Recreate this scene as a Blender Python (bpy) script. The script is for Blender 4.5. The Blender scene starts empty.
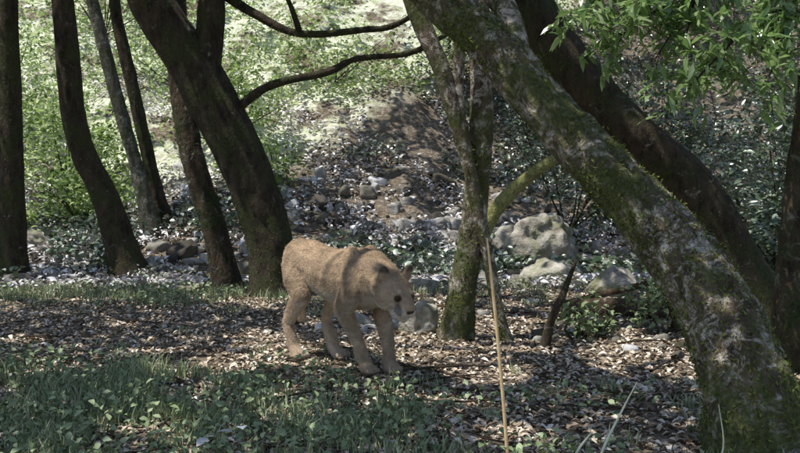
import bpy, math, numpy as np
from mathutils import Vector, Matrix
rng=np.random.default_rng(7)
S=bpy.context.scene
COL=S.collection

# ---------------------------------------------------------------- noise
def _h(ix,iy,iz,seed):
    n=(ix*374761393+iy*668265263+iz*2147483647%1000003*83492791+seed*974634777)&0xffffffff
    n=((n^(n>>13))*1274126177)&0xffffffff
    n=(n^(n>>16))&0xffffffff
    return n.astype(np.float64)/4294967295.0
def vn(P,seed=0):
    P=np.asarray(P,dtype=np.float64)
    if P.shape[-1]==2: P=np.concatenate([P,np.zeros(P.shape[:-1]+(1,))],-1)
    F=np.floor(P); f=P-F; I=F.astype(np.int64)
    f=f*f*(3-2*f); r=0
    for a in (0,1):
        for b in (0,1):
            for c in (0,1):
                w=(f[...,0] if a else 1-f[...,0])*(f[...,1] if b else 1-f[...,1])*(f[...,2] if c else 1-f[...,2])
                r=r+w*_h(I[...,0]+a,I[...,1]+b,I[...,2]+c,seed)
    return r
def fbm(P,o=3,seed=0):
    P=np.asarray(P,dtype=np.float64); r=0;a=.5;t=0
    for i in range(o):
        r=r+a*vn(P*(2**i)+i*17.3,seed+i); t+=a; a*=.5
    return r/t
def xy(x,y,s): return np.stack([np.asarray(x)*s,np.asarray(y)*s],-1)

# ---------------------------------------------------------------- terrain height
def H(x,y):
    x=np.asarray(x,dtype=np.float64); y=np.asarray(y,dtype=np.float64)
    s=np.clip(y-10.3-0.10*x,0,None)
    hill=0.055*s*s
    hill=np.where(s>9,0.055*81+(s-9)*0.6,hill)
    hill=np.where(hill>22,22+ (hill-22)*0.02,hill)
    n=(fbm(xy(x,y,.7),3,3)-.5)*0.10
    n2=(fbm(xy(x,y,3.5),2,9)-.5)*0.045
    amp=np.clip((y-6)/6,0,1)
    creek=-0.16*np.exp(-((y-9.9-.1*x)/1.0)**2)
    big=(fbm(xy(x,y,.45),3,21)-.5)*np.clip((y-11)/4,0,1)*1.5
    return hill+n*(.35+amp)+n2*(.5+1.3*amp)+creek+big

# ---------------------------------------------------------------- mesh helpers
def mk(name,V,F,mat=None,smooth=False,parent=None):
    V=np.asarray(V,dtype=np.float32); F=np.asarray(F,dtype=np.int32)
    me=bpy.data.meshes.new(name); k=F.shape[1]
    me.vertices.add(len(V)); me.vertices.foreach_set('co',V.ravel())
    me.loops.add(F.size); me.loops.foreach_set('vertex_index',F.ravel())
    me.polygons.add(len(F)); me.polygons.foreach_set('loop_start',np.arange(len(F),dtype=np.int32)*k)
    me.update(calc_edges=True); me.validate()
    if smooth: me.polygons.foreach_set('use_smooth',np.ones(len(me.polygons),dtype=bool))
    if mat: me.materials.append(mat)
    ob=bpy.data.objects.new(name,me); COL.objects.link(ob)
    if parent: ob.parent=parent
    return ob
def empty(name):
    e=bpy.data.objects.new(name,None); COL.objects.link(e); return e

def crv(pts,n):
    P=np.array(pts,dtype=float); P=np.vstack([2*P[0]-P[1],P,2*P[-1]-P[-2]])
    m=len(P)-3; out=[]
    for t in np.linspace(0,m-1e-6,n):
        i=int(t); u=t-i; a,b,c,d=P[i:i+4]
        out.append(.5*((2*b)+(-a+c)*u+(2*a-5*b+4*c-d)*u*u+(-a+3*b-3*c+d)*u**3))
    return np.array(out)
def tube_geo(pts,rad,seg=20,step=.04,rough=.12,seed=0,ridge=.0,flare=0):
    A=np.array([list(p)+[r] for p,r in zip(pts,rad)])
    L=np.sum(np.linalg.norm(np.diff(A[:,:3],axis=0),axis=1)); n=max(4,int(L/step))
    C=crv(A,n); P=C[:,:3]; R=np.maximum(C[:,3],.0004)
    T=np.gradient(P,axis=0); T/=np.linalg.norm(T,axis=1)[:,None]
    u=np.cross(T[0],[0,1,0.3]); u/=np.linalg.norm(u); U=[]
    for t in T:
        u=u-t*np.dot(u,t); u/=np.linalg.norm(u); U.append(u.copy())
    U=np.array(U); W=np.cross(T,U)
    th=np.linspace(0,2*np.pi,seg,endpoint=False)
    D=U[:,None,:]*np.cos(th)[None,:,None]+W[:,None,:]*np.sin(th)[None,:,None]
    s=np.linspace(0,L,n)
    cyl=np.stack([np.cos(th)[None,:]*np.ones((n,1)),np.sin(th)[None,:]*np.ones((n,1)),s[:,None]*np.ones((1,seg))],-1)
    lump=(fbm(cyl*np.array([1.2,1.2,2.2])+seed*3.1,3,seed)-.5)*2*rough
    rd=(fbm(cyl*np.array([7,7,9])+seed*1.7,2,seed+5)-.5)*2*ridge
    rr=R[:,None]*(1+lump)+rd
    if flare:
        k=np.exp(-s/0.22)[:,None]*flare*(0.5+0.9*(vn(cyl*np.array([2.2,2.2,0.3])+seed,seed+8)))
        rr=rr*(1+k)
    V=(P[:,None,:]+D*rr[:,:,None]).reshape(-1,3)
    i=np.arange(n-1)[:,None]*seg; j=np.arange(seg)[None,:]; j2=(j+1)%seg
    F=np.stack([i+j,i+j2,i+seg+j2,i+seg+j],-1).reshape(-1,4)
    return V,F
def join(parts):
    Vs=[];Fs=[];o=0
    for V,F in parts: Vs.append(V);Fs.append(F+o);o+=len(V)
    return np.vstack(Vs),np.vstack(Fs)

def unit(v): return v/np.maximum(np.linalg.norm(v,axis=-1,keepdims=True),1e-9)
def leaves_geo(C,size,aspect=.45,tilt=1.0,fold=.25,r=rng,dirs=None,curl=.15):
    N=len(C); size=np.broadcast_to(size,(N,))*r.uniform(.6,1.25,N)
    if dirs is None:
        a=r.uniform(0,2*np.pi,N); d=np.stack([np.cos(a),np.sin(a),r.normal(0,.7,N)*tilt],-1)
    else: d=dirs+r.normal(0,.35,(N,3))
    d=unit(d); up=np.stack([r.normal(0,.8,N)*tilt,r.normal(0,.8,N)*tilt,np.ones(N)],-1)
    s=unit(np.cross(d,up)); n=np.cross(s,d)
    L=size[:,None]; w=L*aspect*.5
    b=C-d*L*.5; t=C+d*L*.5-n*L*curl; f=n*w*fold*2
    l1=C-d*L*.12+s*w+f; r1=C-d*L*.12-s*w+f
    l2=C+d*L*.22+s*w*.7+f*.6-n*L*curl*.3; r2=C+d*L*.22-s*w*.7+f*.6-n*L*curl*.3
    m=C+d*L*.05
    V=np.stack([b,l1,l2,t,r2,r1,m],1).reshape(-1,3)
    o=(np.arange(N)*7)[:,None,None]
    F=(np.array([[0,6,2,1],[0,5,4,6],[6,4,3,2]])[None]+o).reshape(-1,4)
    return V,F
def leaves2_geo(C,size,aspect=.5,tilt=1.0,r=rng):
    N=len(C); size=np.broadcast_to(size,(N,))*r.uniform(.6,1.25,N)
    a=r.uniform(0,2*np.pi,N); d=unit(np.stack([np.cos(a),np.sin(a),r.normal(0,.6,N)*tilt],-1))
    up=np.stack([r.normal(0,.8,N)*tilt,r.normal(0,.8,N)*tilt,np.ones(N)],-1)
    s=unit(np.cross(d,up)); L=size[:,None]
    V=np.stack([C-d*L*.5,C+s*L*aspect*.5,C+d*L*.5,C-s*L*aspect*.5],1).reshape(-1,3)
    F=np.arange(N*4).reshape(-1,4)
    return V,F

# ---------------------------------------------------------------- materials
def mat(name,rough=.9):
    m=bpy.data.materials.new(name); m.use_nodes=True; nt=m.node_tree
    b=nt.nodes['Principled BSDF']; b.inputs['Roughness'].default_value=rough
    b.inputs['Specular IOR Level'].default_value=.25
    return m,nt,b
def nz(nt,scale,detail=6,rough=.6,coord='Object',vec=None,stretch=None):
    tc=nt.nodes.new('ShaderNodeTexCoord'); n=nt.nodes.new('ShaderNodeTexNoise')
    n.inputs['Scale'].default_value=scale; n.inputs['Detail'].default_value=min(detail,4.5); n.inputs['Roughness'].default_value=rough
    if stretch:
        mp=nt.nodes.new('ShaderNodeMapping'); mp.inputs['Scale'].default_value=stretch
        nt.links.new(tc.outputs[coord],mp.inputs['Vector']); nt.links.new(mp.outputs[0],n.inputs['Vector'])
    else: nt.links.new(tc.outputs[coord],n.inputs['Vector'])
    return n
def ramp(nt,src,stops):
    r=nt.nodes.new('ShaderNodeValToRGB'); e=r.color_ramp.elements
    while len(e)>1: e.remove(e[-1])
    e[0].position=stops[0][0]; e[0].color=(*stops[0][1],1)
    for p,c in stops[1:]:
        x=e.new(p); x.color=(*c,1)
    nt.links.new(src,r.inputs[0]); return r
def mixc(nt,f,a,b):
    m=nt.nodes.new('ShaderNodeMix'); m.data_type='RGBA'
    for s,v in ((m.inputs[0],f),(m.inputs[6],a),(m.inputs[7],b)):
        if isinstance(v,(int,float)): s.default_value=v
        elif isinstance(v,tuple): s.default_value=(*v,1)
        else: nt.links.new(v,s)
    return m.outputs[2]
def bump(nt,b,src,st=.5,dist=.02):
    u=nt.nodes.new('ShaderNodeBump'); u.inputs['Strength'].default_value=st; u.inputs['Distance'].default_value=dist
    nt.links.new(src,u.inputs['Height']); nt.links.new(u.outputs[0],b.inputs['Normal'])

def leafmat(name,cols,trans=.35,rough=.45,spec=.5):
    m,nt,b=mat(name,rough); b.inputs['Specular IOR Level'].default_value=spec
    g=nt.nodes.new('ShaderNodeNewGeometry')
    n=len(cols); r=ramp(nt,g.outputs['Random Per Island'],[(i/(n-1) if n>1 else 0,c) for i,c in enumerate(cols)])
    nt.links.new(r.outputs[0],b.inputs['Base Color'])
    if trans>0:
        t=nt.nodes.new('ShaderNodeBsdfTranslucent'); mx=nt.nodes.new('ShaderNodeMixShader'); mx.inputs[0].default_value=trans
        hs=nt.nodes.new('ShaderNodeHueSaturation'); hs.inputs['Value'].default_value=1.8; hs.inputs['Saturation'].default_value=1.0
        nt.links.new(r.outputs[0],hs.inputs['Color']); nt.links.new(hs.outputs[0],t.inputs[0])
        nt.links.new(b.outputs[0],mx.inputs[1]); nt.links.new(t.outputs[0],mx.inputs[2])
        nt.links.new(mx.outputs[0],nt.nodes['Material Output'].inputs[0])
    return m

def barkmat(name,dark,mid,moss_amt,lichen_amt,mosscol=(.07,.09,.03),lich=(.34,.34,.27)):
    m,nt,b=mat(name,.95)
    a=nz(nt,14,8,.7,stretch=(1,1,.45)); c1=ramp(nt,a.outputs[0],[(.35,dark),(.65,mid)])
    ms=nz(nt,3.2,8,.78); mf=ramp(nt,ms.outputs[0],[(.60-moss_amt*.3,(0,0,0)),(.74-moss_amt*.3,(.9,.9,.9))])
    mn=nz(nt,60,3); mc=ramp(nt,mn.outputs[0],[(.3,tuple(x*.35 for x in mosscol)),(.7,mosscol)])
    li=nz(nt,11,8,.8); li.inputs['Distortion'].default_value=.6
    lf=ramp(nt,li.outputs[0],[(.62-lichen_amt*.3,(0,0,0)),(.76-lichen_amt*.3,(1,1,1))])
    c2=mixc(nt,lf.outputs[0],c1.outputs[0],lich)
    c3=mixc(nt,mf.outputs[0],c2,mc.outputs[0])
    nt.links.new(c3,b.inputs['Base Color'])
    f=nz(nt,45,8,.7,stretch=(1,1,.5)); bump(nt,b,f.outputs[0],1.0,.03)
    return m

M_bark=barkmat('bark_dark',(.022,.017,.011),(.085,.064,.042),.45,.05,(.075,.09,.03))
M_barkB=barkmat('bark_brown',(.028,.02,.013),(.11,.08,.052),.35,.2)
M_barkmoss=barkmat('bark_mossy',(.045,.033,.022),(.20,.155,.11),.58,.44,(.12,.14,.04),(.66,.60,.50))
M_barkpale=barkmat('bark_pale',(.05,.045,.035),(.15,.14,.11),.4,.3)
M_log=barkmat('bark_log',(.03,.018,.011),(.13,.085,.055),.25,.2)
M_mossy=barkmat('bark_moss_yellow',(.08,.07,.03),(.2,.17,.08),.85,.2,(.45,.45,.17))

M_ground,nt,b=mat('ground_soil',.95)
a=nz(nt,9,8,.75); cr=ramp(nt,a.outputs[0],[(.3,(.05,.038,.026)),(.5,(.14,.11,.08)),(.7,(.34,.29,.23))])
v=nt.nodes.new('ShaderNodeTexVoronoi'); v.inputs['Scale'].default_value=28; tc=nt.nodes.new('ShaderNodeTexCoord'); nt.links.new(tc.outputs['Object'],v.inputs['Vector'])
vr=nt.nodes.new('ShaderNodeSeparateColor'); nt.links.new(v.outputs['Color'],vr.inputs[0])
vc=ramp(nt,vr.outputs[0],[(0,(.05,.038,.026)),(.5,(.16,.125,.09)),(.85,(.29,.23,.17)),(1,(.5,.45,.38))])
c=mixc(nt,.5,cr.outputs[0],vc.outputs[0])
def mathn(op,a_,b_):
    m_=nt.nodes.new('ShaderNodeMath'); m_.operation=op
    for k_,v_ in enumerate((a_,b_)):
        if isinstance(v_,(int,float)): m_.inputs[k_].default_value=v_
        else: nt.links.new(v_,m_.inputs[k_])
    return m_.outputs[0]
sx=nt.nodes.new('ShaderNodeSeparateXYZ'); nt.links.new(tc.outputs['Object'],sx.inputs[0])
vv=mathn('SUBTRACT',sx.outputs['X'],mathn('MULTIPLY',sx.outputs['Y'],.9))
mr=nt.nodes.new('ShaderNodeMapRange'); mr.inputs[1].default_value=12.4; mr.inputs[2].default_value=14; nt.links.new(sx.outputs['Y'],mr.inputs[0])
mx_=nt.nodes.new('ShaderNodeMapRange'); mx_.inputs[1].default_value=-14.2; mx_.inputs[2].default_value=-15.2; nt.links.new(vv,mx_.inputs[0])
g=nz(nt,1.3,6,.7); gf=ramp(nt,g.outputs[0],[(.42,(0,0,0)),(.52,(1,1,1))])
msk=mathn('MULTIPLY',mathn('MULTIPLY',mr.outputs[0],gf.outputs[0]),mx_.outputs[0])  # pale slope colour stands in for blown-out sunlight on the hillside
gn=nz(nt,7,4,.7); gc=ramp(nt,gn.outputs[0],[(.35,(.38,.42,.22)),(.6,(.80,.80,.66))])
c=mixc(nt,msk,c,gc.outputs[0]); nt.links.new(c,b.inputs['Base Color'])
bump(nt,b,v.outputs['Distance'],.8,.02)

M_rock,nt,b=mat('rock',.8)
a=nz(nt,6,8,.7); g=nt.nodes.new('ShaderNodeNewGeometry')
rc=ramp(nt,g.outputs['Random Per Island'],[(0,(.07,.06,.05)),(.4,(.21,.19,.165)),(.72,(.46,.44,.41)),(1,(.90,.89,.92))])
nc=ramp(nt,a.outputs[0],[(.3,(.45,.42,.38)),(.6,(1,1,1))])
mm=nt.nodes.new('ShaderNodeMix'); mm.data_type='RGBA'; mm.blend_type='MULTIPLY'; mm.inputs[0].default_value=1
nt.links.new(rc.outputs[0],mm.inputs[6]); nt.links.new(nc.outputs[0],mm.inputs[7])
ms=nz(nt,2.5,7,.7); mf=ramp(nt,ms.outputs[0],[(.50,(0,0,0)),(.66,(.7,.7,.7))])
c=mixc(nt,mf.outputs[0],mm.outputs[2],(.09,.09,.035)); nt.links.new(c,b.inputs['Base Color']); bump(nt,b,a.outputs[0],.8,.03)
M_boulder,nt,b=mat('boulder',.85)
a=nz(nt,5,8,.7); nc=ramp(nt,a.outputs[0],[(.3,(.16,.14,.11)),(.5,(.36,.33,.28)),(.7,(.60,.57,.50))])
ms=nz(nt,3.5,7,.7); mf=ramp(nt,ms.outputs[0],[(.47,(0,0,0)),(.62,(.75,.75,.75))])
nt.links.new(mixc(nt,mf.outputs[0],nc.outputs[0],(.18,.19,.08)),b.inputs['Base Color']); bump(nt,b,a.outputs[0],1,.05)

M_canopy=leafmat('canopy_leaf',[(.05,.085,.025),(.08,.13,.04),(.11,.16,.055)],0)
M_lit=leafmat('litter_leaf',[(.09,.065,.045),(.25,.19,.13),(.42,.33,.235),(.62,.52,.40),(.88,.82,.74)],.0,.6,.35)
M_pale=leafmat('pale_litter_leaf',[(.25,.21,.17),(.60,.57,.55),(.92,.91,.95)],.0,.4,.7)  # dry leaves whitened so their colour carries the sun specks
M_grass=leafmat('grass_blade',[(.13,.17,.08),(.22,.28,.14),(.31,.36,.19),(.46,.46,.31)],.0,.6,.3)
M_herb=leafmat('herb_leaf',[(.13,.18,.08),(.21,.27,.13),(.30,.36,.20)],.0,.5,.4)
M_bay=leafmat('bay_leaf',[(.08,.15,.04),(.15,.24,.07),(.30,.39,.19)],.4,.28,1.0)
M_shrub=leafmat('shrub_leaf',[(.07,.12,.025),(.20,.29,.08),(.50,.56,.30)],.4,.45,.5)
M_ivy=leafmat('ground_ivy_leaf',[(.03,.055,.02),(.07,.11,.04),(.32,.37,.30)],.0,.3,1.0)
M_moss=leafmat('moss',[(.07,.09,.02),(.12,.15,.035),(.19,.21,.06)],0,.9,.1)
M_straw,nt,b=mat('dry_stem',.7); a=nz(nt,30,4); nt.links.new(ramp(nt,a.outputs[0],[(.3,(.60,.40,.18)),(.7,(.86,.66,.38))]).outputs[0],b.inputs['Base Color'])
M_drygrass,nt,b=mat('dry_grass_blade',.7); a=nz(nt,20,4); nt.links.new(ramp(nt,a.outputs[0],[(.3,(.55,.57,.40)),(.7,(.80,.80,.62))]).outputs[0],b.inputs['Base Color'])

# ---------------------------------------------------------------- ground sheet
def axis(lo,hi,step,far,k=1.25):
    a=list(np.arange(lo,hi,step)); s=step; x=a[-1]
    while x<far: s*=k; x+=s; a.append(x)
    s=step; x=a[0]
    while x>-far: s*=k; x-=s; a.insert(0,x)
    return np.array(a)
gx=axis(-6.5,6.5,.06,400); gy=axis(2,19,.06,400)
X,Y=np.meshgrid(gx,gy); Z=H(X,Y)
nx=len(gx); ny=len(gy)
i=np.arange(ny-1)[:,None]*nx; j=np.arange(nx-1)[None,:]
F=np.stack([i+j,i+j+1,i+nx+j+1,i+nx+j],-1).reshape(-1,4)
mk('ground',np.stack([X,Y,Z],-1).reshape(-1,3),F,M_ground,True)

# ---------------------------------------------------------------- trees
SUN=unit(np.array([-.38,-.12,.92]))
trees=[]
def mossfuzz(V,e,seed,count,thr=.5,size=.02):
    k=rng.integers(0,len(V),count); P=V[k]+rng.normal(0,.006,(count,3))
    m=fbm(P*3.0,3,seed+90)+np.clip(.10-.08*P[:,2],-.05,.1)
    P=P[(m>thr)&(P[:,2]>-.05)]
    if len(P):
        A,B=leaves2_geo(P,size,.35,1.6); mk('moss',A,B,M_moss,False,e)
def tree(name,pts,rad,m,limbs=(),seg=28,flare=.6,crown_h=6.0,rough=.12,ridge=.012,seed=0,top=True,moss=0):
    e=empty(name)
    bx,by,bz=pts[0]; base=(bx,by,float(H(bx,by))-.12)
    P=[base]+[tuple(p) for p in pts[1:]]; R=list(rad)
    if top:
        d=np.array(P[-1])-np.array(P[-2]); d=d/np.linalg.norm(d); q=np.array(P[-1]); r=R[-1]
        while q[2]<crown_h:
            d=unit(d*.8+np.array([0,0,.35])+rng.normal(0,.08,3)); q=q+d*.8; r=max(.03,r*.86); P.append(tuple(q)); R.append(r)
    V,F=tube_geo(P,R,seg,.035,rough,seed,ridge,flare); mk('trunk',V,F,m,True,e)
    if moss: mossfuzz(V[V[:,2]<3],e,seed,moss)
    n=0
    for lp,lr in limbs:
        V,F=tube_geo(lp,lr,14,.03,.15,seed+n+3,.006); mk('limb_%d'%(n+1),V,F,m,True,e); n+=1
        if moss: mossfuzz(V[V[:,2]<3],e,seed+n,moss//4)
    if top:
        for k in range(5):
            q=np.array(P[-1-min(k,len(P)-3)]); a=rng.uniform(0,6.28); L=rng.uniform(1.2,2.2)
            d=np.array([math.cos(a),math.sin(a),rng.uniform(.2,.7)])
            if q[2]<2.3+.2*q[1]: continue
            lp=[q,q+d*L*.5+rng.normal(0,.08,3),q+d*L+[0,0,.2]]
            V,F=tube_geo(lp,[R[-1]*1.1,R[-1]*.7,.008],10,.06,.15,seed+k,.0); mk('limb_%d'%(n+1),V,F,m,True,e); n+=1
        trees.append((e,np.array(P[-1])[:2]))
    return e
tree('alder_tree',[(-4.02,10,0),(-4.03,10,1.2),(-4.07,10,2.8)],[.16,.125,.11],M_bark,seed=1,crown_h=7,moss=1500)
tree('alder_tree',[(-2.88,10.4,0),(-3.15,10.4,.7),(-3.48,10.4,1.48),(-3.64,10.4,2.9)],[.17,.14,.13,.115],M_bark,seed=2,crown_h=7,moss=1500)
tree('alder_tree',[(-3.05,12,.2),(-3.23,12,.94),(-3.5,12,1.9),(-3.78,12,3.0)],[.11,.085,.08,.075],M_barkpale,seed=3,crown_h=7.5)
tree('alder_tree',[(-2.95,12.3,.2),(-3.15,12.3,1.0),(-3.35,12.3,1.9),(-3.62,12.3,3.1)],[.11,.085,.08,.07],M_bark,seed=4,crown_h=7.5)
tree('alder_tree',[(-1.47,8.4,0),(-1.62,8.4,.55),(-1.82,8.42,1.22),(-1.95,8.5,2.0),(-2.0,8.6,3)],[.12,.105,.10,.095,.09],M_barkB,seed=5,crown_h=6,flare=.4,moss=1500)
tree('oak_tree',[(-1.0,8.05,0),(-1.10,8.05,.5),(-1.30,8.05,1.08),(-1.66,8.05,1.80),(-2.08,8.05,2.46),(-2.3,8.0,3.1)],
     [.22,.195,.20,.205,.18,.15],M_bark,
     limbs=[([(-1.55,8.05,1.55),(-1.60,8.05,1.85),(-1.57,8.05,2.46),(-1.5,8.1,3.6),(-1.3,8.1,4.8)],[.10,.12,.11,.09,.04]),
            ([(-1.45,8.0,1.45),(-1.1,7.95,1.72),(-.6,7.9,1.84),(-.35,7.9,1.95),(.1,7.8,1.99),(.5,7.8,2.2),(.9,7.7,2.3)],[.045,.034,.032,.026,.022,.018,.01]),
            ([(-1.6,8.2,2.6),(-1.2,8.1,2.34),(-.83,8,2.17),(-.3,8,2.20),(.0,8,2.26),(.5,8,2.6)],[.05,.038,.03,.028,.022,.01]),
            ([(-.83,8,2.17),(-.9,7.9,2.4),(-1.05,7.9,2.7)],[.026,.022,.015])],
     seed=6,seg=36,crown_h=6,flare=.45,moss=3000)
tree('bay_tree',[(.33,5.85,0),(.38,5.85,.3),(.47,5.87,.9),(.50,5.9,1.6),(.46,6.0,2.4)],[.10,.078,.072,.072,.065],M_barkmoss,
     limbs=[([(.66,5.8,-.08),(.60,5.82,.15),(.46,5.80,.85),(.36,5.80,1.25),(.24,5.80,1.66),(.06,5.85,2.1),(-.15,5.9,2.9)],[.05,.038,.042,.048,.054,.055,.05]),
            ([(.47,5.87,.9),(.40,5.8,1.15),(.35,5.8,1.5),(.38,5.8,2.1)],[.03,.035,.035,.03])],
     seed=7,seg=26,crown_h=5.5,flare=.9,moss=5000)
tree('leaning_oak_tree',[(1.29,3.4,0),(1.25,3.5,.257),(1.17,3.7,.56),(.975,3.95,.877),(.696,4.2,1.22),(.435,4.4,1.57),(.19,4.6,1.85),(-.1,4.8,2.2)],
     [.20,.158,.136,.118,.108,.104,.105,.10],M_barkmoss,seed=8,seg=72,rough=.13,ridge=.022,crown_h=5.2,flare=.25,moss=26000,
     limbs=[([(.55,4.35,1.45),(.5,4.5,1.75),(.35,4.7,2.1),(.3,4.8,2.9)],[.06,.06,.05,.03])])
tree('oak_tree',[(2.36,6.2,0),(2.2,6.2,.35),(1.85,6.2,.93),(1.3,6.25,1.46),(.85,6.3,2.1),(.6,6.4,2.9)],[.22,.17,.155,.15,.15,.13],M_bark,seed=9,seg=34,crown_h=5.8,moss=2500)
tree('bay_tree',[(2.05,5.0,0),(2.05,5,.61),(2.12,5,1.3),(2.25,5,2.2)],[.12,.09,.08,.08],M_barkB,seed=10,crown_h=5.5,moss=1500)

# ---- canopy: unseen leaves placed for shade, gaps carved to aim sun patches
def litmap(x,y):
    n=fbm(xy(x,y,2.2),2,41); n2=vn(xy(x,y,5.5),47)
    v=.65*n+.35*n2
    thr=np.where(y<7.5,.625,.44)
    w=np.clip((-(x-.9*y)-14)/1.0,0,1)*np.clip((y-12)/1.5,0,1)
    thr=thr-w*.10
    thr=thr+.15*np.exp(-((x-.1)/1.4)**2-((y-14.3)/1.8)**2)
    thr=thr+np.clip((x-.6)/1.5,0,.06)*np.clip(y-8,0,1)
    for cx,cy,rx,ry,k in ((-.27,5.38,.24,.16,.6),(-.10,5.12,.16,.14,.4),(.08,4.88,.13,.12,.3),(-.68,5.12,.32,.14,1.0),(.12,5.42,.45,.20,1.),(.14,5.02,.24,.13,.9),(.55,6.4,.5,.4,.15),(2.0,5.2,.9,.6,.40),(.35,4.75,.3,.12,.35),(-1.2,4.6,.4,.15,.12),(-.9,5.9,.5,.15,.25),(1.1,5.3,.5,.2,.2),(.7,7.1,.6,.4,.2)):
        thr=thr-k*np.exp(-((x-cx)/rx)**2-((y-cy)/ry)**2)
    return v>thr
N=290000
cx=rng.uniform(-10.5,7,N); cy=rng.uniform(.8,24,N)
zb=np.maximum(3.1,2.2+.215*cy)
cz=zb+rng.uniform(0,1,N)**1.3*2.2
t=(cz-H(cx,cy)*.5)/SUN[2]
for _ in range(4):
    px=cx-SUN[0]*t; py=cy-SUN[1]*t; t=(cz-H(px,py))/SUN[2]
px=cx-SUN[0]*t; py=cy-SUN[1]*t
keep=(~litmap(px,py))&(cy<21)&(np.abs(px)<py*.45+.7)&(py>2.9)&(rng.random(N)<np.where(py>9,.62,.82))
C=np.stack([cx,cy,cz],-1)[keep]
tc=np.array([c for _,c in trees]); idx=np.argmin(((C[:,None,:2]-tc[None])**2).sum(-1),1)
print('canopy',len(C))
for k,(e,_) in enumerate(trees):
    c=C[idx==k]
    if len(c):
        V,F=leaves2_geo(c,.125,.62,.55); mk('shade_crown',V,F,M_canopy,False,e)

# ---------------------------------------------------------------- scatter on the ground
def on(x,y,dz=0): return np.stack([x,y,H(x,y)+dz],-1)
def wedge(N,y0,y1,p=1.0,side=.50):
    y=y0+(y1-y0)*rng.random(N)**p; x=rng.uniform(-1,1,N)*(y*side+.8); return x,y
x,y=wedge(80000,2.6,12,1.0)
C=on(x,y,rng.uniform(.003,.016,len(x))); V,F=leaves_geo(C,.043,.5,.28,.3,curl=.2); mk('leaf_litter',V,F,M_lit)
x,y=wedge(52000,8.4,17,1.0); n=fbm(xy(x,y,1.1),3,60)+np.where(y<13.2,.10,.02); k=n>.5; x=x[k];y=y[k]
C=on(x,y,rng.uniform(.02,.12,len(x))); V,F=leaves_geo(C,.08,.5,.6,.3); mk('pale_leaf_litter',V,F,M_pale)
def trail(x,y):
    c=5.9-.18*x; return np.exp(-((y-c)/1.15)**2)
def grass_geo(x,y,h,w,r=rng):
    N=len(x); B=on(x,y,-.005); a=r.uniform(0,2*np.pi,N); s=np.stack([np.cos(a),np.sin(a),np.zeros(N)],-1)
    b=r.uniform(0,2*np.pi,N); lean=np.stack([np.cos(b),np.sin(b),np.zeros(N)],-1)*r.uniform(.1,.9,N)[:,None]
    h=(h*r.uniform(.45,1.3,N))[:,None]; w=(w*r.uniform(.6,1.3,N))[:,None]; up=np.array([0,0,1.])
    m=B+up*h*.55+lean*h*.22; t=B+up*h*.9+lean*h*.75
    V=np.stack([B-s*w*.5,B+s*w*.5,m+s*w*.42,m-s*w*.42,t-s*w*.04,t+s*w*.04],1).reshape(-1,3)
    o=(np.arange(N)*6)[:,None,None]; F=(np.array([[0,1,2,3],[3,2,5,4]])[None]+o).reshape(-1,4)
    return V,F
x,y=wedge(210000,2.7,10,1.1)
d=.34+.62*fbm(xy(x,y,1.5),3,70)-.68*trail(x,y)+np.clip((-x-.2)*.20,-.05,.22)
k=(fbm(xy(x,y,5),2,71)*.85+rng.random(len(x))*.30)<d*.76; x=x[k];y=y[k]
V,F=grass_geo(x,y,.072*(.5+1.0*fbm(xy(x,y,2.5),2,79)),.0065); mk('grass',V,F,M_grass)
x,y=wedge(30000,2.8,10.5,1.1); d=fbm(xy(x,y,1.9),3,75)-.65*trail(x,y)+np.clip(-x*.10,-.02,.14); k=d>.46; x=x[k];y=y[k]
C=on(x,y,rng.uniform(.02,.10,len(x))); V,F=leaves_geo(C,.036,.6,.7,.2); mk('woodland_herbs',V,F,M_herb)
x,y=wedge(64000,9.2,21,1.0,.52)
n=fbm(xy(x,y,.9),4,80)+np.clip((y-13)*.03,-.18,.10)+np.where((x>2)&(y<12),.08,0); dk=np.exp(-((x+.3)/1.9)**2-((y-14)/2.4)**2)*.3
up_=(x-.9*y<-14.3)&(y>12.5)
k=((n-dk)>.50)&~up_
C=on(x[k],y[k],rng.uniform(.02,.28,int(k.sum()))); V,F=leaves_geo(C,.085,.65,.8,.2); mk('ground_ivy',V,F,M_ivy)
k=((n-dk)>.54)&up_
C=on(x[k],y[k],rng.uniform(.02,.30,int(k.sum()))); V,F=leaves_geo(C,.09,.5,.9,.2); mk('hillside_plants',V,F,M_shrub)  # paler leaves than the ivy, strong sun put into their colour

def icos(sub=2):
    import bmesh
    bm=bmesh.new(); bmesh.ops.create_icosphere(bm,subdivisions=sub,radius=1); V=np.array([v.co[:] for v in bm.verts]); F=np.array([[v.index for v in f.verts] for f in bm.faces]); bm.free(); return V,F
IV,IF=icos(3); IVs,IFs=icos(2); IVb,IFb=icos(5)
def rock_geo(c,s,seed,sq=.6,small=False,big=False):
    I,FF=(IVs,IFs) if small else ((IVb,IFb) if big else (IV,IF))
    sc=s*np.array([rng.uniform(.8,1.3),rng.uniform(.7,1.1),rng.uniform(.45,.8)*sq/.6])
    n=1+(fbm(I*1.5+seed*7.7,3,seed%50)-.5)*1.1
    lim=rng.uniform(.55,.95,3)
    if not big: n=n+(fbm(I*3+seed,2,seed%50+3)-.5)*.4
    if big: n=n+(fbm(I*4+seed,4,seed%50+3)-.5)*.30; lim=rng.uniform(.8,1.1,3)
    V=np.clip(I*n[:,None],-lim,lim)*sc
    a=rng.uniform(0,6.28); tl=rng.normal(0,.35)
    R=np.array([[math.cos(a),-math.sin(a),0],[math.sin(a),math.cos(a),0],[0,0,1]])@np.array([[math.cos(tl),0,math.sin(tl)],[0,1,0],[-math.sin(tl),0,math.cos(tl)]])
    return V@R.T+c,FF
parts=[]
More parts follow.
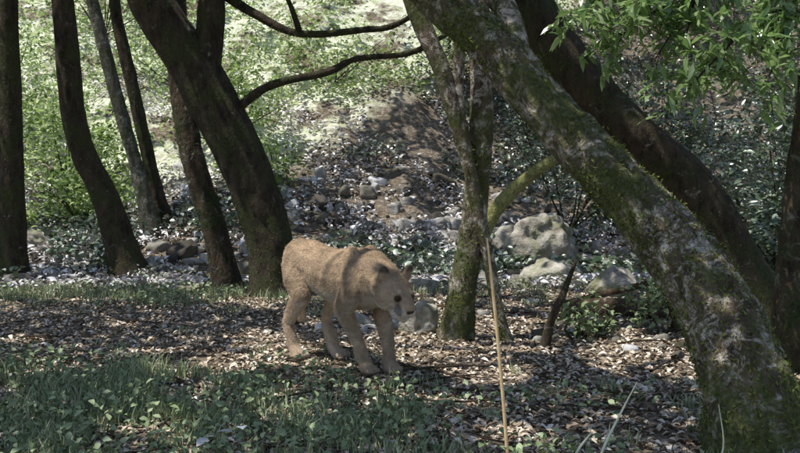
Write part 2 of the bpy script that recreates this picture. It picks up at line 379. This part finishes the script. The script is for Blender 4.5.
for q in range(2300):
    y=8.7+5.6*rng.random()**.9; x=rng.uniform(-1,1)*(y*.47+.3); s=.03+.17*rng.random()**3.6
    if x<-1.8 and y<9.3: continue
    parts.append(rock_geo(np.array([x,y,float(H(x,y))+s*.04]),s,q,.6,s<.10))
for q in range(110):
    y=rng.uniform(5.2,8.6); x=rng.uniform(-.5,2.8); s=.02+.06*rng.random()**2
    if abs(x+.34)<.6 and y<5.6: continue
    parts.append(rock_geo(np.array([x,y,float(H(x,y))+s*.1]),s,q+500,.6,True))
V,F=join(parts); mk('creek_rocks',V,F,M_rock,True)
def boulder(name,x,y,s,seed,sq=.6,dz=.2):
    V,F=rock_geo(np.array([x,y,float(H(x,y))+s*dz]),s,seed,sq,False,True); return mk(name,V,F,M_boulder,True)
boulder('boulder',1.45,9.3,.32,3); boulder('boulder',.13,6.1,.13,8,.8,.3); boulder('boulder',.1,8.3,.2,12)
boulder('boulder',-1.85,8.35,.15,5); boulder('boulder',1.75,8.0,.22,15); boulder('boulder',-.15,9.0,.26,18)
boulder('boulder',-4.2,11.3,.3,19); boulder('boulder',1.6,11.3,.5,22,.8,.35)

def stick(name,pts,rad,m,seg=12,step=.03,seed=0,rough=.15,ridge=.004):
    V,F=tube_geo(pts,rad,seg,step,rough,seed,ridge); return mk(name,V,F,m,True)
stick('mossy_branch',[(.4,7.0,-.05),(.60,7.15,.55),(.78,7.2,.82),(1.05,7.25,1.05),(1.5,7.3,1.3)],[.05,.06,.055,.045,.03],M_mossy,seed=31)
stick('broken_stump',[(.83,5.6,-.05),(.87,5.6,.14),(.94,5.6,.30),(1.02,5.6,.50)],[.036,.026,.021,.008],M_barkB,seed=32)
stick('fallen_log',[(1.15,6.85,.05),(1.45,6.8,.07),(1.85,6.7,.06)],[.06,.07,.06],M_log,16,seed=33)
stick('fallen_log',[(1.2,7.4,.0),(1.75,7.0,.20),(2.1,6.6,.30)],[.022,.025,.02],M_log,seed=34)
parts=[]
for q in range(190):
    y=rng.uniform(3.2,13); x=rng.uniform(-1,1)*(y*.45+.2); a=rng.uniform(0,3.14); L=rng.uniform(.12,.6)
    dx,dy=math.cos(a)*L/2,math.sin(a)*L/2; p=[]
    for f in (-1,0,1):
        xx=x+dx*f+rng.normal(0,.02); yy=y+dy*f; p.append((xx,yy,float(H(xx,yy))+.01+rng.random()*.02))
    r=rng.uniform(.003,.008); parts.append(tube_geo(p,[r,r*.9,r*.5],6,.05,.1,q))
V,F=join(parts); mk('fallen_twigs',V,F,M_log,True)

def stem(name,pts,rad,m):
    V,F=tube_geo(pts,rad,8,.012,.12,3); return mk(name,V,F,m,True)
stem('dry_weed_stem',[(.372,3.3,-.03),(.355,3.3,.2),(.331,3.3,.47),(.315,3.3,.62),(.297,3.3,.785)],[.0065,.006,.0055,.005,.003],M_straw)
stem('dry_grass_stalk',[(.645,3.2,-.03),(.67,3.2,.085),(.735,3.2,.22),(.785,3.2,.315)],[.0045,.0045,.0035,.0015],M_drygrass)
stem('dry_grass_stalk',[(.55,3.2,-.03),(.585,3.2,.08),(.636,3.2,.15)],[.004,.005,.002],M_drygrass)
stem('dry_grass_stalk',[(1.03,3.2,-.03),(1.07,3.2,.1),(1.055,3.2,.24)],[.003,.003,.001],M_drygrass)
C=np.array([[-.66,3.4,.085],[-.62,3.42,.095],[-.56,3.42,.11],[-.69,3.38,.07]]); V,F=leaves_geo(C,.07,.6,.2,.1); mk('pale_fallen_leaf',V,F,M_pale)

# ---------------------------------------------------------------- foliage
def bough(name,starts,m_leaf,m_wood,nper=60,leaf=.085,asp=.26,spread=.3):
    e=empty(name); W=[]; LC=[]; LD=[]
    for p0,p1,r in starts:
        p0=np.array(p0);p1=np.array(p1); mid=(p0+p1)/2+[0,0,.06]; W.append(tube_geo([p0,mid,p1],[r,r*.7,.003],7,.04,.1,1))
        ax=crv([p0,mid,p1],12)
        for q in range(nper):
            b=ax[rng.integers(3,12)]; d=unit(rng.normal(0,1,3)*np.array([1,1,.6])+unit(p1-p0)*.7+[0,0,-.2])
            L=rng.uniform(.08,spread); tip=b+d*L
            if q%2==0: W.append(tube_geo([b,(b+tip)/2+[0,0,.01],tip],[.0025,.002,.001],4,.06,.0,1))
            for z in range(8):
                f=rng.uniform(.3,1.05); LC.append(b+d*L*f+rng.normal(0,.02,3)); LD.append(unit(d+rng.normal(0,.7,3)+[0,0,-.15]))
    V,F=join(W); mk('twigs',V,F,m_wood,True,e)
    V,F=leaves_geo(np.array(LC),leaf,asp,.6,.2,dirs=np.array(LD)); mk('leaves',V,F,m_leaf,False,e)
bough('bay_branch',[((1.9,5.0,2.1),(1.05,4.9,1.66),.014),((2.05,5.0,1.9),(1.40,4.7,1.42),.012),((1.7,5.2,2.3),(1.40,4.8,1.6),.012),
    ((2.1,5,1.9),(1.75,4.6,1.45),.01),((1.5,5,2.4),(.95,5.0,1.8),.012),((2.2,5,2.1),(1.6,5.3,1.5),.012),((2.3,5.2,2.3),(1.9,4.9,1.75),.01),((1.6,5.0,2.3),(1.15,4.8,1.80),.01),((1.8,5.0,2.2),(1.25,4.8,1.55),.01)],M_bay,M_bark,34,.095,.27,.28)
def shrub(name,c,rad,n,m_leaf,leaf=.07,stems=9,asp=.5):
    e=empty(name); c=np.array([c[0],c[1],float(H(c[0],c[1]))+c[2]]); rad=np.array(rad); W=[]; CL=[]
    base=np.array([c[0],c[1],float(H(c[0],c[1]))-.05])
    for q in range(stems):
        d=unit(rng.normal(0,1,3)); tip=c+d*rad*.85; W.append(tube_geo([base+rng.normal(0,.05,3)*[1,1,0],(base+tip)/2+rng.normal(0,.06,3),tip],[.014,.01,.003],6,.08,.1,q))
    for q in range(stems*5):
        d=unit(rng.normal(0,1,3)); cc=c+d*rad*rng.uniform(.35,1.0); k=n//(stems*5)
        CL.append(cc+rng.normal(0,1,(k,3))*rad*rng.uniform(.10,.22))
    V,F=join(W); mk('stems',V,F,M_bark,True,e)
    V,F=leaves_geo(np.vstack(CL),leaf,asp,.8,.2); mk('leaves',V,F,m_leaf,False,e)
for (a,bb,z,rx,rz,n) in ((-4.6,13.5,.7,1.1,.9,2400),(-2.6,14.6,.6,1.1,.8,1900),(-6.3,15,.8,1.4,1.1,2200),(-3.6,16.5,.8,1.5,1.1,1600),(-1.2,16.8,.7,1.3,.9,1200),(-5.5,18,.9,1.6,1.2,1500),(-1.9,13.2,.35,.6,.5,1000),(1.2,16.9,.7,1.2,.9,1500),(-5.0,11.6,.4,.6,.5,1300),(2.6,16,.8,1.4,1,2000),(-4.1,12.4,.4,.6,.5,1100)):
    shrub('hillside_shrub',(a,bb,z),(rx,rx*.8,rz),n,M_shrub if a<-1 else M_ivy,.09)
for (a,bb,z,rx,rz,n) in ((3.5,8.3,.9,.8,.9,3000),(2.9,7.4,.35,.5,.45,1500),(4.4,9.6,1.2,1.0,1.2,3000),(3.0,10.6,1.3,1.0,1.0,2600),(2.2,7.0,.2,.35,.25,700),(4.3,11.8,1.2,1.3,1.3,2800),(2.2,12.6,1.2,1.1,.9,2400)):
    shrub('understory_shrub',(a,bb,z),(rx,rx*.8,rz),n,M_ivy,.085,9,.38)
for (a,bb,z,rx,rz,n) in ((2.2,4.6,.25,.25,.25,500),(1.15,5.9,.12,.2,.14,260),(1.7,6.1,.2,.3,.2,420)):
    shrub('seedling_plant',(a,bb,z),(rx,rx,rz),n,M_herb,.06,6,.45)

# ---------------------------------------------------------------- mountain lion
lion=empty('mountain_lion')
IV1,IF1=icos(2)
parts=[]
def ell(c,r,R=None):
    V=IV1*np.array(r)
    if R is not None: V=V@np.array(R).T
    parts.append((V+np.array(c),IF1))
def cap(p,r,n=8):
    p=[np.array(q,float) for q in p]
    for (a,ra),(b_,rb) in zip(zip(p[:-1],r[:-1]),zip(p[1:],r[1:])):
        ra=np.array(ra)*np.ones(3); rb=np.array(rb)*np.ones(3)
        for t in np.linspace(0,1,n): ell(a+(b_-a)*t,ra+(rb-ra)*t)
st=[(-.42,.520,.068,.085),(-.36,.530,.102,.115),(-.26,.515,.110,.128),(-.12,.482,.114,.130),(.03,.460,.124,.142),(.17,.458,.128,.156),(.29,.468,.120,.158),(.38,.472,.100,.135),(.44,.480,.074,.10)]
for (a,b_) in zip(st[:-1],st[1:]):
    for t in np.linspace(0,1,6):
        q=np.array(a)*(1-t)+np.array(b_)*t; ell((q[0],0,q[1]),(.07,q[2],q[3]))
cap([(.36,0,.51),(.46,-.008,.482),(.545,-.02,.458)],[(.085,.092,.110),(.075,.086,.094),(.065,.080,.078)])
cap([(.28,0,.565),(.42,0,.535)],[(.07,.060,.055),(.06,.058,.05)])
for s in (-1,1):
    cap([(.25,s*.055,.592),(.30,s*.088,.47)],[(.048,.028,.042),(.070,.052,.092)])
    cap([(-.34,s*.05,.57),(-.28,s*.085,.44)],[(.06,.04,.05),(.085,.045,.095)])
def fleg(sh,el,wr,fe,pw):
    cap([sh,el],[(.072,.048,.090),(.054,.046,.062)]); cap([el,wr],[(.050,.044,.055),(.034,.034,.036)]); cap([wr,fe],[(.033,.034,.034),.032])
    cap([fe,pw],[.033,(.050,.045,.027)],5); paw(pw)
def paw(pw):
    p=np.array(pw)
    for k,o in enumerate((-.032,-.011,.011,.032)):
        ell(p+[.041-.006*abs(k-1.5),o,-.007],(.023,.0135,.019))
    ell(p+[0,0,-.012],(.050,.044,.018))
fleg((.31,-.088,.43),(.235,-.098,.325),(.300,-.045,.150),(.308,-.02,.06),(.335,-.012,.030))
fleg((.32,.088,.43),(.280,.098,.325),(.352,.092,.150),(.355,.09,.06),(.385,.09,.030))
def hleg(hip,kn,hk,an,pw):
    cap([hip,kn],[(.108,.060,.125),(.080,.050,.070)]); cap([kn,hk],[(.064,.044,.060),(.031,.026,.036)]); cap([hk,an],[(.032,.028,.034),.029])
    cap([an,pw],[.031,(.047,.041,.026)],5); paw(pw)
hleg((-.31,-.058,.49),(-.195,-.092,.350),(-.335,-.09,.185),(-.272,-.09,.055),(-.225,-.09,.028))
hleg((-.31,.058,.49),(-.150,.092,.350),(-.248,.10,.185),(-.172,.10,.055),(-.120,.10,.028))
cap([(-.43,.0,.56),(-.49,.03,.49),(-.52,.08,.38),(-.55,.12,.25),(-.60,.15,.16),(-.68,.16,.13)],[.034,.028,.024,.022,.022,.020],10)
hc=np.array([.580,-.030,.440]); f=unit(np.array([.86,.0,-.50])); l=unit(np.cross([0,0,1],f)); u=np.cross(f,l)
HR=np.stack([f,l,u],1); HS=1.22
def hp(p): return hc+HR@(np.array(p)*HS)
def hell(p,r): ell(hp(p),np.array(r)*HS,HR)
hell((0,0,0),(.080,.074,.060)); hell((.03,0,.010),(.056,.060,.044)); hell((-.05,0,-.01),(.07,.068,.066))
for s in (-1,1):
    hell((.015,s*.048,-.022),(.048,.036,.042)); hell((.052,s*.030,.024),(.022,.020,.016)); hell((.045,s*.044,-.005),(.03,.018,.016))
    hell((.094,s*.020,-.026),(.032,.028,.027))
    for t in np.linspace(0,1,10):
        hell((-.022-.010*t,s*(.048+.012*t),.042+.038*t),(.012-.003*t,.029-.010*t,.024-.006*t))
hell((.075,0,-.018),(.050,.042,.036)); hell((.090,0,-.054),(.030,.026,.021)); hell((.055,0,-.047),(.05,.040,.028))
for t in np.linspace(0,1,6): hell((.045+.068*t,0,.026-.022*t),(.024,.028-.006*t,.022-.003*t))
V,F=join(parts)
tmp=mk('tmp_body',V,F)
m=tmp.modifiers.new('r','REMESH'); m.mode='VOXEL'; m.voxel_size=.0058
m=tmp.modifiers.new('s','SMOOTH'); m.factor=.5; m.iterations=5
dg=bpy.context.evaluated_depsgraph_get(); ev=tmp.evaluated_get(dg); me=bpy.data.meshes.new_from_object(ev)
bpy.data.objects.remove(tmp)
n=len(me.vertices); co=np.zeros(n*3); me.vertices.foreach_get('co',co); co=co.reshape(-1,3)
nr=np.zeros(n*3); me.vertices.foreach_get('normal',nr); nr=nr.reshape(-1,3)
bodyw=np.clip((np.linalg.norm(co-hc,axis=1)-.12)/.08,0,1)
co=co+nr*(bodyw*((fbm(co*9,2,5)-.5)*.018)+(fbm(co*38,2,6)-.5)*.003)[:,None]
me.vertices.foreach_set('co',co.ravel())
q=(co-hc)@HR/HS; hd=np.linalg.norm(q,axis=1)
base=np.tile(np.array([.46,.335,.225]),(n,1))
def blend(mask,c):
    global base
    base=base*(1-mask[:,None])+np.array(c)*mask[:,None]
def sm(x,a,b_): t=np.clip((x-a)/(b_-a),0,1); return t*t*(3-2*t)
blend(sm(co[:,2],.48,.62)*.4,(.42,.29,.18))
blend(sm(fbm(co*6,3,9),.42,.62)*.6,(.26,.185,.12))
blend(sm(fbm(co*np.array([14,14,5]),2,19),.55,.7)*.4,(.23,.16,.10))
blend(sm(-nr[:,2],.1,.8)*sm(.5-co[:,2],0,.1)*.8,(.66,.58,.48))
blend(sm(.30-co[:,2],0,.2)*.3,(.52,.42,.31))
inner=(np.abs(co[:,1])<.08)&(co[:,2]<.4)&(co[:,0]<.2); blend(inner*.4,(.62,.53,.42))
near=hd<.2
blend(near*sm(q[:,2],-.01,.03)*sm(q[:,0],-.05,.02)*.45,(.36,.255,.165))
blend(near*sm(q[:,0],.058,.082)*sm(-q[:,2],.0,.02)*.9,(.76,.71,.64))
blend(near*sm(-q[:,2],.03,.06)*sm(q[:,0],.0,.05)*.8,(.70,.63,.54))
blend(near*sm(q[:,0],.070,.084)*sm(np.abs(q[:,1]),.026,.036)*sm(.030-np.abs(q[:,2]+.010),0,.012)*.75,(.06,.045,.032))
blend(near*sm(q[:,2],.054,.068)*sm(-(nr@f),-.5,.1)*.9,(.05,.035,.028))
blend(near*sm(q[:,2],.066,.080)*.85,(.07,.05,.038))
for s in (-1,1):
    e_=np.linalg.norm(q-np.array([.070,s*.033,.016]),axis=1); blend(sm(.019-e_,0,.008)*.9,(.035,.022,.016))
    e_=np.linalg.norm(q-np.array([.058,s*.030,.040]),axis=1); blend(sm(.016-e_,0,.01)*.5,(.62,.50,.38))
e_=np.linalg.norm(q-np.array([.124,0,-.008]),axis=1); blend(sm(.020-e_,0,.008),(.06,.035,.03))
blend(sm(-co[:,0],.60,.64),(.03,.022,.018))
blend((co[:,2]<.02)*.5,(.12,.08,.05))
at=me.color_attributes.new('coat','FLOAT_COLOR','POINT'); at.data.foreach_set('color',np.concatenate([base,np.ones((n,1))],1).ravel())
M_fur,nt,b=mat('tawny_fur',.85)
ca=nt.nodes.new('ShaderNodeAttribute'); ca.attribute_name='coat'
a=nz(nt,35,5,.7,stretch=(.35,1,1)); r_=ramp(nt,a.outputs[0],[(.25,(.62,.60,.58)),(.75,(1.25,1.25,1.23))])
mm=nt.nodes.new('ShaderNodeMix'); mm.data_type='RGBA'; mm.blend_type='MULTIPLY'; mm.inputs[0].default_value=1
nt.links.new(ca.outputs['Color'],mm.inputs[6]); nt.links.new(r_.outputs[0],mm.inputs[7]); nt.links.new(mm.outputs[2],b.inputs['Base Color'])
a2=nz(nt,160,3,.6,stretch=(.3,1,1)); bump(nt,b,a2.outputs[0],.5,.006)
me.materials.clear(); me.materials.append(M_fur); me.polygons.foreach_set('use_smooth',np.ones(len(me.polygons),dtype=bool)); me.name='body'
body=bpy.data.objects.new('body',me); COL.objects.link(body); body.parent=lion
k=rng.integers(0,n,80000); P=co[k]+rng.normal(0,.002,(len(k),3)); nn=nr[k]; bc=base[k]
flow=np.tile(np.array([-1,0,-.6]),(len(k),1)); d=unit(flow+nn*.25+rng.normal(0,.12,(len(k),3))); d=unit(d-nn*np.minimum((d*nn).sum(1),0)[:,None]+nn*.24)
Lh=rng.uniform(.006,.012,len(k))[:,None]; hh=np.linalg.norm(P-hc,axis=1)<.18; Lh[hh]*=.5; Lh[P[:,2]<.06]*=.4
sd=unit(np.cross(d,nn))*.0012
V=np.stack([P-sd,P+sd,P+d*Lh],1).reshape(-1,3); fur=mk('fur',V,np.arange(len(V)).reshape(-1,3),M_fur,False,lion)
fc=np.repeat(bc*rng.uniform(.65,1.3,(len(k),1)),3,axis=0); at=fur.data.color_attributes.new('coat','FLOAT_COLOR','POINT'); at.data.foreach_set('color',np.concatenate([fc,np.ones((len(fc),1))],1).ravel())
M_eye,nt,b=mat('eye',.15); a=nz(nt,50,2); nt.links.new(ramp(nt,a.outputs[0],[(.3,(.02,.014,.008)),(.7,(.06,.04,.015))]).outputs[0],b.inputs['Base Color'])
M_nose,nt,b=mat('nose_skin',.5); a=nz(nt,90,3); nt.links.new(ramp(nt,a.outputs[0],[(.3,(.035,.02,.016)),(.7,(.08,.045,.038))]).outputs[0],b.inputs['Base Color'])
for s in (-1,1): mk('eye',(IV1*.0110)@HR.T+hp((.070,s*.033,.016)),IF1,M_eye,True,lion)
mk('nose',(IV1*[.012,.018,.011])@HR.T+hp((.126,0,-.006)),IF1,M_nose,True,lion)
W=[]
for s in (-1,1):
    for z in range(5):
        p=hp((.100,s*.03,-.02-.005*z)); e2=p+HR@np.array([-.0+.01*z,s*.06,-.015*z+.01]); W.append(tube_geo([p,(p+e2)/2+[0,0,.004],e2],[.0005,.0004,.0004],4,.02,0,0))
V,F=join(W); mk('whiskers',V,F,M_pale,False,lion)
gz=float(H(-.25,5.0))
lion.location=(-.34,5.05,gz+.004); lion.rotation_euler=(0,0,math.atan2(-.812,.584))

# ---------------------------------------------------------------- light, sky, camera
w=bpy.data.worlds.new('World'); S.world=w; w.use_nodes=True; nt=w.node_tree
sk=nt.nodes.new('ShaderNodeTexSky'); sk.sky_type='NISHITA'; sk.sun_disc=False
el=math.asin(SUN[2]); sk.sun_elevation=el; sk.sun_rotation=math.atan2(SUN[0],SUN[1])
bg=nt.nodes['Background']; nt.links.new(sk.outputs[0],bg.inputs[0]); bg.inputs[1].default_value=.15
sl=bpy.data.lights.new('sun','SUN'); sl.energy=5; sl.angle=math.radians(.5); sl.color=(1,.97,.90)
so=bpy.data.objects.new('sun',sl); COL.objects.link(so); so.rotation_euler=Vector(SUN).to_track_quat('Z','Y').to_euler()
cam=bpy.data.cameras.new('camera'); co_=bpy.data.objects.new('camera',cam); COL.objects.link(co_)
co_.location=(0,0,1.0); co_.rotation_euler=(math.radians(90),0,0); cam.sensor_width=36; cam.lens=43.5; cam.shift_y=-.0644; cam.clip_end=1500; cam.clip_start=.05
S.camera=co_
S.view_settings.view_transform='Standard'; S.view_settings.look='None'; S.view_settings.exposure=0
